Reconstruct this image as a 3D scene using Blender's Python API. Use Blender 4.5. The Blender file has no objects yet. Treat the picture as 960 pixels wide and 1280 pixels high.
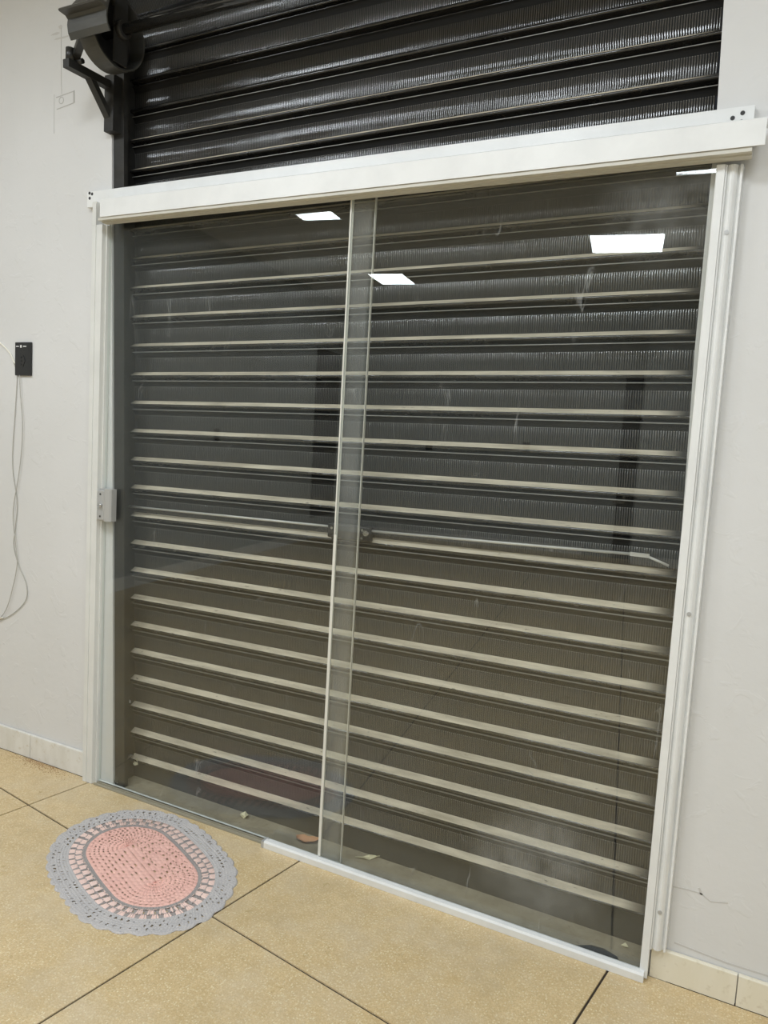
import bpy, bmesh, math, random
from mathutils import Matrix, Vector
random.seed(4)
sc = bpy.context.scene
COL = sc.collection
PI = math.pi

# ------------------------------------------------------------------ camera, world, exposure
F_PX, PITCH, YAW, ROLL = 945.31, -0.09852, -0.46334, 0.05669
CAM = Vector((2.26871, -2.06182, 1.39535))
ca, sa, cb, sb = math.cos(PITCH), math.sin(PITCH), math.cos(YAW), math.sin(YAW)
fwd = Vector((sb * ca, cb * ca, sa)); rgt = Vector((cb, -sb, 0)); upv = rgt.cross(fwd)
r2 = rgt * math.cos(ROLL) + upv * math.sin(ROLL); u2 = upv * math.cos(ROLL) - rgt * math.sin(ROLL)
cd = bpy.data.cameras.new('camera'); cam = bpy.data.objects.new('camera', cd); COL.objects.link(cam)
cam.matrix_world = Matrix(((r2.x, u2.x, -fwd.x, CAM.x), (r2.y, u2.y, -fwd.y, CAM.y), (r2.z, u2.z, -fwd.z, CAM.z), (0, 0, 0, 1)))
cd.sensor_fit = 'VERTICAL'; cd.sensor_height = 32.0; cd.lens = F_PX / 1280 * 32.0
cd.clip_start = 0.05; cd.clip_end = 100
sc.camera = cam
w = bpy.data.worlds.new('night'); sc.world = w; w.use_nodes = True
w.node_tree.nodes['Background'].inputs[0].default_value = (0.55, 0.6, 0.7, 1)
w.node_tree.nodes['Background'].inputs[1].default_value = 0.03
sc.view_settings.view_transform = 'Standard'; sc.view_settings.look = 'None'
sc.view_settings.gamma = 1.0; sc.view_settings.use_curve_mapping = False
sc.view_settings.exposure = 0.17
LAMP = 23.0                                   # brightness of the ceiling panels
try:
    sc.cycles.max_bounces = 10; sc.cycles.transparent_max_bounces = 24
    sc.cycles.diffuse_bounces = 5; sc.cycles.glossy_bounces = 5
    sc.cycles.sample_clamp_indirect = 6.0
except Exception:
    pass

# the room is square to its floor tiles; the shop front stands askew in it
TH = -0.15569
E1 = Vector((math.cos(TH), math.sin(TH), 0)); E2 = Vector((-math.sin(TH), math.cos(TH), 0))
def uv(u, v, z=0.0): return E1 * u + E2 * v + Vector((0, 0, z))
U_L, U_R, V_B, HC = -2.02, 4.0, -7.9, 3.2

# ------------------------------------------------------------------ materials
def mat(name, base=(.8, .8, .8), rough=.5, metal=0.0, spec=0.5):
    m = bpy.data.materials.new(name); m.use_nodes = True
    b = m.node_tree.nodes['Principled BSDF']
    b.inputs['Base Color'].default_value = (*base, 1); b.inputs['Roughness'].default_value = rough
    b.inputs['Metallic'].default_value = metal; b.inputs['Specular IOR Level'].default_value = spec
    return m
class N:
    def __init__(s, m): s.t = m.node_tree; s.b = s.t.nodes.get('Principled BSDF')
    def new(s, ty, **k):
        n = s.t.nodes.new(ty)
        for a, v in k.items(): setattr(n, a, v)
        return n
    def put(s, sock, v):
        if isinstance(v, bpy.types.NodeSocket): s.t.links.new(v, sock)
        elif isinstance(v, tuple) and len(v) == 3 and sock.type == 'RGBA': sock.default_value = (*v, 1)
        else: sock.default_value = v
    def coord(s, which='Object'): return s.new('ShaderNodeTexCoord').outputs[which]
    def mapped(s, v, scale=(1, 1, 1), loc=(0, 0, 0)):
        n = s.new('ShaderNodeMapping'); s.put(n.inputs['Vector'], v)
        n.inputs['Scale'].default_value = scale; n.inputs['Location'].default_value = loc; return n.outputs[0]
    def noise(s, v, scale, detail=3, rough=.55, dist=0):
        n = s.new('ShaderNodeTexNoise'); s.put(n.inputs['Vector'], v)
        n.inputs['Scale'].default_value = scale; n.inputs['Detail'].default_value = detail
        n.inputs['Roughness'].default_value = rough; n.inputs['Distortion'].default_value = dist; return n.outputs['Fac']
    def voro(s, v, scale, out='Distance', feature='F1'):
        n = s.new('ShaderNodeTexVoronoi', feature=feature); s.put(n.inputs['Vector'], v); n.inputs['Scale'].default_value = scale; return n.outputs[out]
    def math(s, op, a, b=0.0, c=0.0):
        n = s.new('ShaderNodeMath', operation=op)
        for i, v in enumerate((a, b, c)): s.put(n.inputs[i], v)
        return n.outputs[0]
    def ramp(s, v, lo, hi, a=0.0, b=1.0):
        n = s.new('ShaderNodeMapRange'); s.put(n.inputs[0], v)
        for i, x in enumerate((lo, hi, a, b)): n.inputs[i + 1].default_value = x
        return n.outputs[0]
    def mix(s, f, a, b):
        n = s.new('ShaderNodeMix', data_type='RGBA'); s.put(n.inputs[0], f); s.put(n.inputs[6], a); s.put(n.inputs[7], b); return n.outputs[2]
    def sep(s, v):
        n = s.new('ShaderNodeSeparateXYZ'); s.put(n.inputs[0], v); return n.outputs
    def bump(s, h, strength=.3, dist=.002):
        n = s.new('ShaderNodeBump'); s.put(n.inputs['Height'], h); n.inputs['Strength'].default_value = strength
        n.inputs['Distance'].default_value = dist; s.put(s.b.inputs['Normal'], n.outputs[0])
    def base(s, v): s.put(s.b.inputs['Base Color'], v)
    def rough(s, v): s.put(s.b.inputs['Roughness'], v)

def wall_mat(name, ca_, cb_, bump=.25):
    m = mat(name, ca_, .62, 0, .35); n = N(m); g = n.coord()
    f = n.noise(g, 1.7, 4); f2 = n.noise(g, 9, 4)
    c = n.mix(n.ramp(f, .35, .7), ca_, cb_)
    spk = n.math('MULTIPLY', n.ramp(n.noise(g, 60, 2), .74, .80), n.ramp(f2, .55, .65))
    c = n.mix(n.math('MULTIPLY', spk, .5), c, (.35, .30, .25)); n.base(c)
    h = n.math('ADD', n.noise(g, 38, 4), n.math('MULTIPLY', n.ramp(n.noise(g, 14, 3, .5, 1.0), .58, .66), .8))
    n.bump(h, bump, .004); return m
M = {}
M['wall'] = wall_mat('white_wall_paint', (.735, .73, .72), (.69, .685, .67), .16)
M['wall_room'] = wall_mat('room_wall_paint', (.50, .515, .51), (.47, .485, .48), .1)
M['ceiling'] = mat('ceiling_paint', (.8, .8, .79), .8)

def floor_mat():
    m = mat('terrazzo', (.5, .4, .25), .3); n = N(m); g = n.new('ShaderNodeNewGeometry').outputs['Position']
    big = n.noise(g, 2.3, 5); mid = n.noise(g, 22, 5, .65)
    c = n.mix(n.ramp(big, .3, .7), (.68, .515, .28), (.74, .575, .33))
    c = n.mix(n.ramp(mid, .35, .7), c, (.60, .44, .225))
    v = n.new('ShaderNodeTexVoronoi', feature='F1'); n.put(v.inputs['Vector'], g); v.inputs['Scale'].default_value = 150
    pick = n.sep(v.outputs['Color'])[0]
    dot = n.math('MULTIPLY', n.ramp(v.outputs['Distance'], .40, .30), n.ramp(pick, .60, .66))
    c = n.mix(n.math('MULTIPLY', dot, .75), c, (.86, .77, .54))
    v2 = n.new('ShaderNodeTexVoronoi', feature='F1'); n.put(v2.inputs['Vector'], g); v2.inputs['Scale'].default_value = 300
    dot2 = n.math('MULTIPLY', n.ramp(v2.outputs['Distance'], .42, .32), n.ramp(n.sep(v2.outputs['Color'])[1], .62, .70))
    c = n.mix(n.math('MULTIPLY', dot2, .5), c, (.42, .31, .18))
    grit = n.noise(g, 240, 2, .6); c = n.mix(n.math('MULTIPLY', n.ramp(grit, .48, .60), .62), c, (.52, .375, .185))
    grit2 = n.noise(n.mapped(g, (1, 1, 1), (5, 3, 1)), 130, 2, .6); c = n.mix(n.math('MULTIPLY', n.ramp(grit2, .54, .64), .55), c, (.78, .66, .42))
    stain = n.math('MULTIPLY', n.ramp(n.noise(n.mapped(g, (1, 1, 1), (2, 9, 0)), 3.1, 6, .65), .50, .72), .38); c = n.mix(stain, c, (.42, .33, .20))
    dust = n.ramp(n.noise(g, 4.0, 6, .7), .46, .72)
    c = n.mix(n.math('MULTIPLY', dust, .45), c, (.66, .57, .43))
    n.base(c); n.rough(n.ramp(n.noise(g, 8, 4), .3, .7, .26, .42)); n.bump(mid, .05, .001); return m
M['floor'] = floor_mat()
M['joint'] = mat('joint_strip', (.045, .03, .02), .8)

def sill_mat():
    m = mat('dusty_concrete', (.33, .29, .21), .7); n = N(m); g = n.new('ShaderNodeNewGeometry').outputs['Position']
    c = n.mix(n.ramp(n.noise(g, 9, 6, .65), .35, .7), (.42, .37, .27), (.27, .235, .165))
    c = n.mix(n.math('MULTIPLY', n.ramp(n.noise(g, 70, 3), .62, .72), .6), c, (.15, .12, .09))
    n.base(c); n.bump(n.noise(g, 60, 4), .4, .003); return m
M['sill'] = sill_mat()

def paint_metal(name, base, rough, dusty, dust_col=(.20, .18, .145), spread=.26):
    m = mat(name, base, rough); n = N(m)
    off = n.math('MULTIPLY', n.new('ShaderNodeObjectInfo').outputs['Random'], 57.0)      # every slat has its own wear
    va = n.new('ShaderNodeVectorMath', operation='ADD'); n.put(va.inputs[0], n.coord()); n.put(va.inputs[1], off); g = va.outputs[0]
    f = n.math('MULTIPLY', n.ramp(n.noise(g, 3.2, 5, .6), .35, .75), dusty)
    n.base(n.mix(f, base, dust_col)); n.rough(n.ramp(n.noise(n.mapped(g, (1, 1, 2.5)), 5.5, 5, .6), .44, .58, rough, rough + spread)); return m
M['shutter'] = paint_metal('black_shutter_paint', (.016, .016, .0155), .045, .06)
M['shutter'].node_tree.nodes['Principled BSDF'].inputs['Specular IOR Level'].default_value = .8
M['black_steel'] = paint_metal('black_steel_paint', (.018, .018, .017), .35, .12)
M['gunmetal'] = paint_metal('grey_steel_paint', (.045, .045, .04), .33, .25)

def ledge_mat():
    m = mat('dust_on_ledge', (.5, .45, .34), .75); n = N(m); g0 = n.coord(); x = n.sep(g0)[0]
    va = n.new('ShaderNodeVectorMath', operation='ADD'); n.put(va.inputs[0], g0); n.put(va.inputs[1], n.math('MULTIPLY', n.new('ShaderNodeObjectInfo').outputs['Random'], 57.0)); g = va.outputs[0]
    f = n.noise(n.mapped(g, (1, 6, 6)), 6, 5, .6)
    c = n.mix(n.ramp(f, .32, .62), (.42, .365, .275), (.68, .605, .47))
    chip_shade = n.math('MULTIPLY', n.ramp(n.noise(n.mapped(g, (1, 3, 3)), 38, 3), .66, .74), .8)
    c = n.mix(chip_shade, c, (.07, .06, .05))
    end = n.math('MULTIPLY', n.ramp(x, .05, .10), n.ramp(x, 2.035, 1.965))  # shade at both ends of the ledge mixed into its colour
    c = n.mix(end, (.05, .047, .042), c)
    n.base(c); return m
M['ledge'] = ledge_mat()
M['groove'] = mat('shade_groove', (.010, .010, .0095), .75, 0, .25)  # matte black puts the shade of slat strips and rib grooves into the colour
M['crest'] = paint_metal('worn_lit_rib_crest', (.050, .050, .047), .05, .12, spread=.17)  # dust, plus a paler base standing in for light scattered by the ribs
M['crest'].node_tree.nodes['Principled BSDF'].inputs['Specular IOR Level'].default_value = 1.0
M['lip'] = mat('lip_highlight', (.26, .255, .235), .25)  # pale colour painted in for the highlight on slat lips and rib ends

def alu(name, base, rough=.38):
    m = mat(name, base, rough, 0, .5); n = N(m); g = n.coord()
    n.base(n.mix(n.ramp(n.noise(n.mapped(g, (1, 4, 1)), 6, 5, .6), .4, .8), base, tuple(c * .88 for c in base))); return m
M['alu'] = alu('white_lacquered_aluminium', (.83, .835, .82))
M['alu_l'] = alu('off_white_lacquered_aluminium', (.77, .77, .735))
M['channel'] = alu('dull_aluminium', (.34, .31, .23), .5)
M['rail'] = alu('track_aluminium', (.62, .60, .53), .4)
M['dark'] = mat('dark_hole', (.03, .03, .03), .6)
M['chrome'] = mat('chrome', (.75, .75, .74), .18, 1.0)
M['satin'] = mat('satin_lock_metal', (.50, .50, .49), .42, .35)
M['rod'] = mat('rod_steel', (.60, .59, .55), .35, .2)
M['plate'] = mat('black_plastic', (.022, .022, .022), .38)
M['white_plastic'] = mat('white_plastic', (.85, .85, .84), .4)
M['cable'] = mat('cable_grey', (.46, .45, .41), .5)
M['cable_w'] = mat('cable_white', (.85, .82, .72), .5)
M['pencil'] = mat('pencil_line', (.50, .49, .47), .8)
M['grime'] = mat('wall_grime', (.60, .585, .56), .8)

def tile_white(name, a, b):
    m = mat(name, a, .4); n = N(m); g = n.new('ShaderNodeNewGeometry').outputs['Position']
    c = n.mix(n.ramp(n.noise(n.mapped(g, (3, 3, 1)), 7, 5, .6), .4, .7), a, b)
    n.base(n.mix(n.math('MULTIPLY', n.ramp(n.noise(g, 45, 4), .60, .75), .5), c, (.55, .47, .33))); return m
M['skirt_l'] = tile_white('white_skirting_tile', (.80, .785, .74), (.71, .69, .63))
M['skirt_r'] = tile_white('cream_skirting_tile', (.80, .745, .60), (.84, .79, .66))
M['skirt_b'] = tile_white('room_skirting_tile', (.92, .915, .89), (.89, .88, .85))

def glass_mat():
    """float glass: straight-through transparency, Schlick reflection on each face, a film of dust and scratches"""
    m = bpy.data.materials.new('clear_float_glass'); m.use_nodes = True; n = N(m); t = m.node_tree
    t.nodes.remove(t.nodes['Principled BSDF']); out = t.nodes['Material Output']
    ge = n.new('ShaderNodeNewGeometry')
    dp = n.new('ShaderNodeVectorMath', operation='DOT_PRODUCT'); n.put(dp.inputs[0], ge.outputs['Normal']); n.put(dp.inputs[1], ge.outputs['Incoming'])
    c = n.math('ABSOLUTE', dp.outputs['Value']); k = n.math('POWER', n.math('SUBTRACT', 1.0, c), 5.0)
    F = n.math('ADD', .050, n.math('MULTIPLY', k, .93))
    tr = n.new('ShaderNodeBsdfTransparent'); tr.inputs[0].default_value = (.968, .976, .970, 1)
    gl = n.new('ShaderNodeBsdfGlossy'); gl.inputs['Roughness'].default_value = 0.0; gl.inputs[0].default_value = (.97, 1, .985, 1)
    mx = n.new('ShaderNodeMixShader'); n.put(mx.inputs[0], F); n.put(mx.inputs[1], tr.outputs[0]); n.put(mx.inputs[2], gl.outputs[0])
    p = ge.outputs['Position']
    film = n.ramp(n.noise(p, 2.4, 5, .6), .38, .8, .0006, .005)
    def ridge(sc_, off, wd, mask_sc, lo, hi, amt):
        mp = n.new('ShaderNodeMapping'); n.put(mp.inputs[0], p); mp.inputs['Location'].default_value = off; mp.inputs['Rotation'].default_value = (0, .55, 0); mp.inputs['Scale'].default_value = (2.2, 1, .55); q = mp.outputs[0]
        r = n.math('ABSOLUTE', n.math('SUBTRACT', n.noise(q, sc_, 1.5, .5, .6), .5))
        return n.math('MULTIPLY', n.math('MULTIPLY', n.ramp(r, wd, wd * .3), n.ramp(n.noise(q, mask_sc, 2), lo, hi)), amt)
    scr = n.math('ADD', ridge(5.5, (3, 0, 7), .004, 6, .60, .66, .16), ridge(9, (11, 0, 2), .004, 9, .62, .68, .14))
    sx, sy, sz = n.sep(p)
    def blob(x, z, rx, rz, amt):
        a = n.math('POWER', n.math('DIVIDE', n.math('SUBTRACT', sx, x), rx), 2.0)
        b = n.math('POWER', n.math('DIVIDE', n.math('SUBTRACT', sz, z), rz), 2.0)
        e = n.ramp(n.math('ADD', a, b), 1.0, .0)
        return n.math('MULTIPLY', n.math('MULTIPLY', e, n.ramp(n.noise(p, 16, 5, .7), .3, .75)), amt)
    d = n.math('ADD', n.math('ADD', film, scr), n.math('ADD', blob(1.80, .22, .22, .17, .17), blob(2.0, 2.0, .2, .16, .10)))
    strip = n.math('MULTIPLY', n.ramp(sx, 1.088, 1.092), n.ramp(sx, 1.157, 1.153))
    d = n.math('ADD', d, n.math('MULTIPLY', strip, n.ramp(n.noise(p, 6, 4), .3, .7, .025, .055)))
    df = n.new('ShaderNodeBsdfDiffuse'); df.inputs[0].default_value = (.75, .76, .74, 1)
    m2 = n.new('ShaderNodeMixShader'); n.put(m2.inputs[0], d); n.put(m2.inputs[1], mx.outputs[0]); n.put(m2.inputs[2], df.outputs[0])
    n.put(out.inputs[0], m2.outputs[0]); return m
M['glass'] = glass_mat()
M['glass_edge'] = mat('polished_glass_edge', (.72, .75, .71), .2)
M['seal'] = mat('pale_plastic_seal', (.72, .71, .64), .4)

def wool(name, a, b, scale=120):
    m = mat(name, a, .95, 0, .1); n = N(m); g = n.new('ShaderNodeNewGeometry').outputs['Position']
    c = n.mix(n.ramp(n.noise(g, 14, 4), .35, .7), a, b)
    n.base(n.mix(n.math('MULTIPLY', n.ramp(n.noise(g, 330, 2), .45, .7), .35), c, tuple(x * .6 for x in a)))
    n.bump(n.noise(g, 420, 2), .6, .0015); return m
M['pink'] = wool('pink_yarn', (.90, .55, .47), (.85, .50, .43))
M['pale_pink'] = wool('pale_pink_yarn', (.90, .68, .60), (.85, .62, .55))
M['grey'] = wool('grey_yarn', (.53, .505, .495), (.58, .55, .535))
M['taupe'] = wool('taupe_yarn', (.36, .325, .31), (.40, .37, .35))
M['dead_leaf'] = mat('dry_orange_leaf', (.62, .33, .17), .7)
M['paper'] = mat('pale_paper_scrap', (.80, .74, .50), .8)
M['flake'] = mat('cream_flake', (.82, .77, .55), .8)
M['soil'] = mat('reddish_soil', (.36, .20, .09), .9)
M['brown_door'] = mat('dark_brown_door', (.03, .027, .025), .4)
M['pane_dark'] = mat('dark_opening', (.012, .013, .014), .5)
def emit(name, col, s):
    m = bpy.data.materials.new(name); m.use_nodes = True; t = m.node_tree
    t.nodes.remove(t.nodes['Principled BSDF']); e = t.nodes.new('ShaderNodeEmission')
    e.inputs[0].default_value = (*col, 1); e.inputs[1].default_value = s
    t.links.new(e.outputs[0], t.nodes['Material Output'].inputs[0]); return m
M['led'] = emit('led_diffuser', (.90, .965, 1.03), LAMP)

# ------------------------------------------------------------------ mesh helpers
class MB:
    """collects shapes into one mesh; vertices in room coordinates"""
    def __init__(s): s.v = []; s.f = []; s.m = []; s.sm = []
    def add(s, vs, fs, mi=0, smooth=False):
        o = len(s.v); s.v += [Vector(p) for p in vs]
        for f in fs: s.f.append(tuple(i + o for i in f)); s.m.append(mi); s.sm.append(smooth)
    def box(s, a, b, mi=0):
        (x0, y0, z0), (x1, y1, z1) = a, b
        s.add([(x0, y0, z0), (x1, y0, z0), (x1, y1, z0), (x0, y1, z0), (x0, y0, z1), (x1, y0, z1), (x1, y1, z1), (x0, y1, z1)],
              [(3, 2, 1, 0), (4, 5, 6, 7), (0, 1, 5, 4), (1, 2, 6, 5), (2, 3, 7, 6), (3, 0, 4, 7)], mi)
    def loft(s, rings, mi=0, smooth=False, cap=True, closed=True):
        o = len(s.v); k = len(rings[0])
        for r in rings: s.v += [Vector(p) for p in r]
        for i in range(len(rings) - 1):
            for j in range(k if closed else k - 1):
                a = o + i * k + j; b = o + i * k + (j + 1) % k
                s.f.append((a, b, b + k, a + k)); s.m.append(mi); s.sm.append(smooth)
        if cap and closed:
            s.f.append(tuple(o + j for j in range(k))[::-1]); s.m.append(mi); s.sm.append(False)
            s.f.append(tuple(o + (len(rings) - 1) * k + j for j in range(k))); s.m.append(mi); s.sm.append(False)
    def prism(s, prof, axis, t0, t1, mi=0, smooth=False):
        """profile of (a,b) pairs run along axis: x -> (y,z), y -> (x,z), z -> (x,y)"""
        def P(a, b, t): return {'x': (t, a, b), 'y': (a, t, b), 'z': (a, b, t)}[axis]
        s.loft([[P(a, b, t0) for a, b in prof], [P(a, b, t1) for a, b in prof]], mi, smooth)
    def bar(s, p, q, wx, wy, mi=0, ref=(1, 0, 0)):
        p, q = Vector(p), Vector(q); d = (q - p).normalized(); a = Vector(ref); a = (a - d * a.dot(d)).normalized(); b = d.cross(a)
        R = [a * wx / 2 + b * wy / 2, a * -wx / 2 + b * wy / 2, a * -wx / 2 - b * wy / 2, a * wx / 2 - b * wy / 2]
        s.loft([[p + r for r in R], [q + r for r in R]], mi)
    def cyl(s, p, q, r, n=16, mi=0, r1=None):
        p, q = Vector(p), Vector(q); d = (q - p).normalized()
        a = d.orthogonal().normalized(); b = d.cross(a); r1 = r if r1 is None else r1
        c = [(math.cos(2 * PI * i / n), math.sin(2 * PI * i / n)) for i in range(n)]
        s.loft([[p + (a * x + b * y) * r for x, y in c], [q + (a * x + b * y) * r1 for x, y in c]], mi, True)
    def tube(s, pts, r, n=8, mi=0):
        pts = [Vector(p) for p in pts]; rings = []
        d0 = (pts[1] - pts[0]).normalized(); a = d0.orthogonal().normalized()
        for i, p in enumerate(pts):
            d = (pts[min(i + 1, len(pts) - 1)] - pts[max(i - 1, 0)]).normalized()
            a = (a - d * a.dot(d)).normalized(); b = d.cross(a)
            rings.append([p + (a * math.cos(2 * PI * j / n) + b * math.sin(2 * PI * j / n)) * r for j in range(n)])
        s.loft(rings, mi, True)
    def ring(s, c, r0, r1, x0, x1, n=40, mi=0):
        """a rim about the x axis"""
        rr = []
        for i in range(n + 1):
            t = 2 * PI * i / n; cy, cz = math.cos(t), math.sin(t)
            rr.append([(x0, c[0] + r0 * cy, c[1] + r0 * cz), (x0, c[0] + r1 * cy, c[1] + r1 * cz), (x1, c[0] + r1 * cy, c[1] + r1 * cz), (x1, c[0] + r0 * cy, c[1] + r0 * cz)])
        s.loft(rr, mi, False, False)
    def build(s, name, mats, parent=None, bevel=0.0):
        me = bpy.data.meshes.new(name)
        inv = WM[parent.name].inverted() if parent else Matrix()
        me.from_pydata([inv @ v for v in s.v], [], s.f)
        for mm in (mats if isinstance(mats, (list, tuple)) else [mats]): me.materials.append(mm)
        me.polygons.foreach_set('material_index', s.m); me.polygons.foreach_set('use_smooth', s.sm)
        bm = bmesh.new(); bm.from_mesh(me); bmesh.ops.recalc_face_normals(bm, faces=bm.faces[:]) if s.recalc else None
        bm.to_mesh(me); bm.free(); me.update()
        o = bpy.data.objects.new(name, me); COL.objects.link(o)
        if parent: o.parent = parent
        if bevel:
            b = o.modifiers.new('bevel', 'BEVEL'); b.width = bevel; b.segments = 2; b.limit_method = 'ANGLE'
        WM[o.name] = WM[parent.name].copy() if parent else Matrix()
        return o
    recalc = True
WM = {}
def tag(o, label=None, cat=None, group=None, kind=None):
    for k, v in (('label', label), ('category', cat), ('group', group), ('kind', kind)):
        if v: o[k] = v
    return o
def empty(name, loc, mtx=None):
    o = bpy.data.objects.new(name, None); COL.objects.link(o); o.empty_display_size = .1
    mw = (Matrix.Translation(Vector(loc)) @ mtx) if mtx is not None else Matrix.Translation(Vector(loc))
    o.matrix_world = mw; WM[o.name] = mw; return o
def structure(o): o['kind'] = 'structure'; return o

def clip(poly, nx, ny, c):
    """keep the side nx*x + ny*y <= c"""
    out = []
    for i in range(len(poly)):
        a, b = poly[i], poly[(i + 1) % len(poly)]
        da, db = nx * a[0] + ny * a[1] - c, nx * b[0] + ny * b[1] - c
        if da <= 0: out.append(a)
        if da * db < 0:
            t = da / (da - db); out.append((a[0] + (b[0] - a[0]) * t, a[1] + (b[1] - a[1]) * t))
    return out

# ------------------------------------------------------------------ setting: walls, ceiling, floor
def lerp_x(x0, x1, z): return x0 + (x1 - x0) * z / 3.0
OPL = (.138, .0435); OPR = (2.135, 2.125)       # opening edges at z = 0 and z = 3
xl = -2.06; xr = 4.06
mb = MB()
mb.prism([(xl - .2, 0), (OPL[0], 0), (OPL[1], 3.0), (xl - .2, 3.0)], 'y', 0, .15)
mb.prism([(2.115, 0), (xr + .2, 0), (xr + .2, 3.0), (2.060, 3.0), (2.072, 2.48), (2.0805, 2.2), (2.081, 1.65), (2.091, 1.2)], 'y', 0, .15)
mb.prism([(xl - .2, 3.0), (xr + .2, 3.0), (xr + .2, HC), (xl - .2, HC)], 'y', 0, .15)
wall_front = structure(mb.build('wall_front', M['wall']))
# drawn and scratched marks on that wall
mb = MB()
def stroke(pts, wd=.003, y=-.0004):
    for (x0, z0), (x1, z1) in zip(pts, pts[1:]): mb.bar((x0, y, z0), (x1, y, z1), .0008, wd, 0, (0, 1, 0))
stroke([(-.228, 2.588), (-.136, 2.597), (-.135, 2.556), (-.224, 2.545)]); stroke([(-.133, 2.60), (-.131, 2.556)], .005)
c0 = (-.20, 2.574); stroke([(c0[0] + .012 * math.cos(a), c0[1] + .012 * math.sin(a)) for a in [i * PI / 5 for i in range(11)]], .0025)
stroke([(-.199, 2.596), (-.204, 2.72), (-.205, 2.84)], .0018); stroke([(-.238, 2.60), (-.236, 2.46)], .0015)
mb.build('pencil_mark', M['pencil'], wall_front)
mb = MB()
stroke([(2.145, .258), (2.19, .262), (2.222, .262), (2.246, .248), (2.287, .258)], .004)
stroke([(2.216, .276), (2.224, .259)], .006)
stroke([(2.17, .107), (2.30, .098), (2.40, .1)], .005)
mb.build('plaster_crack', M['grime'], wall_front)
mb = MB()
for cx, cz, rx, rz in [(-.235, 2.815, .03, .005), (-.20, 2.795, .05, .004), (-.21, 2.835, .012, .008)]:
    k = 14; pts = [(cx + rx * random.uniform(.6, 1.1) * math.cos(2 * PI * i / k), -.0006, cz + rz * random.uniform(.6, 1.1) * math.sin(2 * PI * i / k)) for i in range(k)]
    mb.add([(p[0], -.001, p[2]) for p in pts], [tuple(range(k))])
mb.build('scuff', M['grime'], wall_front)

def wallbox(name, a, b, m):       # a, b: (u,v) footprint
    q = MB(); c = [uv(a[0], a[1]), uv(b[0], a[1]), uv(b[0], b[1]), uv(a[0], b[1])]
    q.loft([[Vector((p.x, p.y, 0)) for p in c], [Vector((p.x, p.y, HC)) for p in c]]); return structure(q.build(name, m))
def front_v(u): return None
# side walls end at the shop-front wall (y = 0)
def sidewall(name, ua, ub):
    P = [(uv(ua, V_B - .15).x, uv(ua, V_B - .15).y), (uv(ub, V_B - .15).x, uv(ub, V_B - .15).y), (uv(ub, 3).x, uv(ub, 3).y), (uv(ua, 3).x, uv(ua, 3).y)]
    P = clip(P, 0, 1, 0.0); q = MB(); q.loft([[(x, y, 0) for x, y in P], [(x, y, HC) for x, y in P]]); return structure(q.build(name, M['wall_room']))
wall_left = sidewall('wall_left', U_L - .15, U_L); wall_right = sidewall('wall_right', U_R, U_R + .15)
wall_back = wallbox('wall_back', (U_L, V_B - .15), (U_R, V_B), M['wall_room'])
pier = wallbox('trim_2', (2.05, V_B), (2.62, V_B + .42), M['wall_room'])
def room_poly(y=.0, pad=0.15):
    P = [uv(U_L - pad, V_B - pad), uv(U_R + pad, V_B - pad), uv(U_R + pad, 3), uv(U_L - pad, 3)]
    return clip([(p.x, p.y) for p in P], 0, 1, y)
P = room_poly(.15); mb = MB(); mb.loft([[(x, y, HC) for x, y in P], [(x, y, HC + .1) for x, y in P]]); ceiling = structure(mb.build('ceiling', M['ceiling']))
P = room_poly(.15); mb = MB(); mb.loft([[(x, y, -.08) for x, y in P], [(x, y, -.004) for x, y in P]]); floor = structure(mb.build('floor', M['joint']))
U0, S, V0 = .04650, .97642, -.26675
g = .0030
for i in range(-4, 6):
    for j in range(-9, 2):
        a, b = U0 + i * S, U0 + (i + 1) * S; c, d = V0 + j * S, V0 + (j + 1) * S
        q = [uv(a + g, c + g), uv(b - g, c + g), uv(b - g, d - g), uv(a + g, d - g)]
        q = [(p.x, p.y) for p in q]
        q = clip(q, 0, 1, -.014)
        for (nx, ny, cc) in ((-E1.x, -E1.y, -U_L), (E1.x, E1.y, U_R), (-E2.x, -E2.y, -V_B)): q = clip(q, nx, ny, cc) if len(q) > 2 else q
        if len(q) < 3: continue
        ar = abs(sum(q[k][0] * q[(k + 1) % len(q)][1] - q[(k + 1) % len(q)][0] * q[k][1] for k in range(len(q)))) / 2
        if ar < .0005: continue
        cx = sum(p[0] for p in q) / len(q); cy = sum(p[1] for p in q) / len(q)
        sh = lambda p, e: (p[0] + (cx - p[0]) * e, p[1] + (cy - p[1]) * e)
        t = MB(); t.loft([[(x, y, -.004) for x, y in q], [(x, y, -.0012) for x, y in q], [(*sh(p, .002), 0) for p in q]]); t.build('tile', M['floor'], floor)
# sill of the opening, under the glass and the shutter
mb = MB(); mb.prism([(-.0135, -.004), (.30, -.004), (.30, .001), (-.0135, .001)], 'x', .0, 2.16)
sill = structure(mb.build('trim_1', M['sill']))
mb = MB(); mb.add([(1.915, .004, .0016), (1.955, .030, .0016), (1.99, .034, .0016), (2.03, .018, .0016), (2.035, .003, .0016)], [(0, 4, 3, 2, 1)]); mb.build('chip_shade', M['dark'], sill)  # small chip; the dark patch is mostly shadow put into the colour

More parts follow.
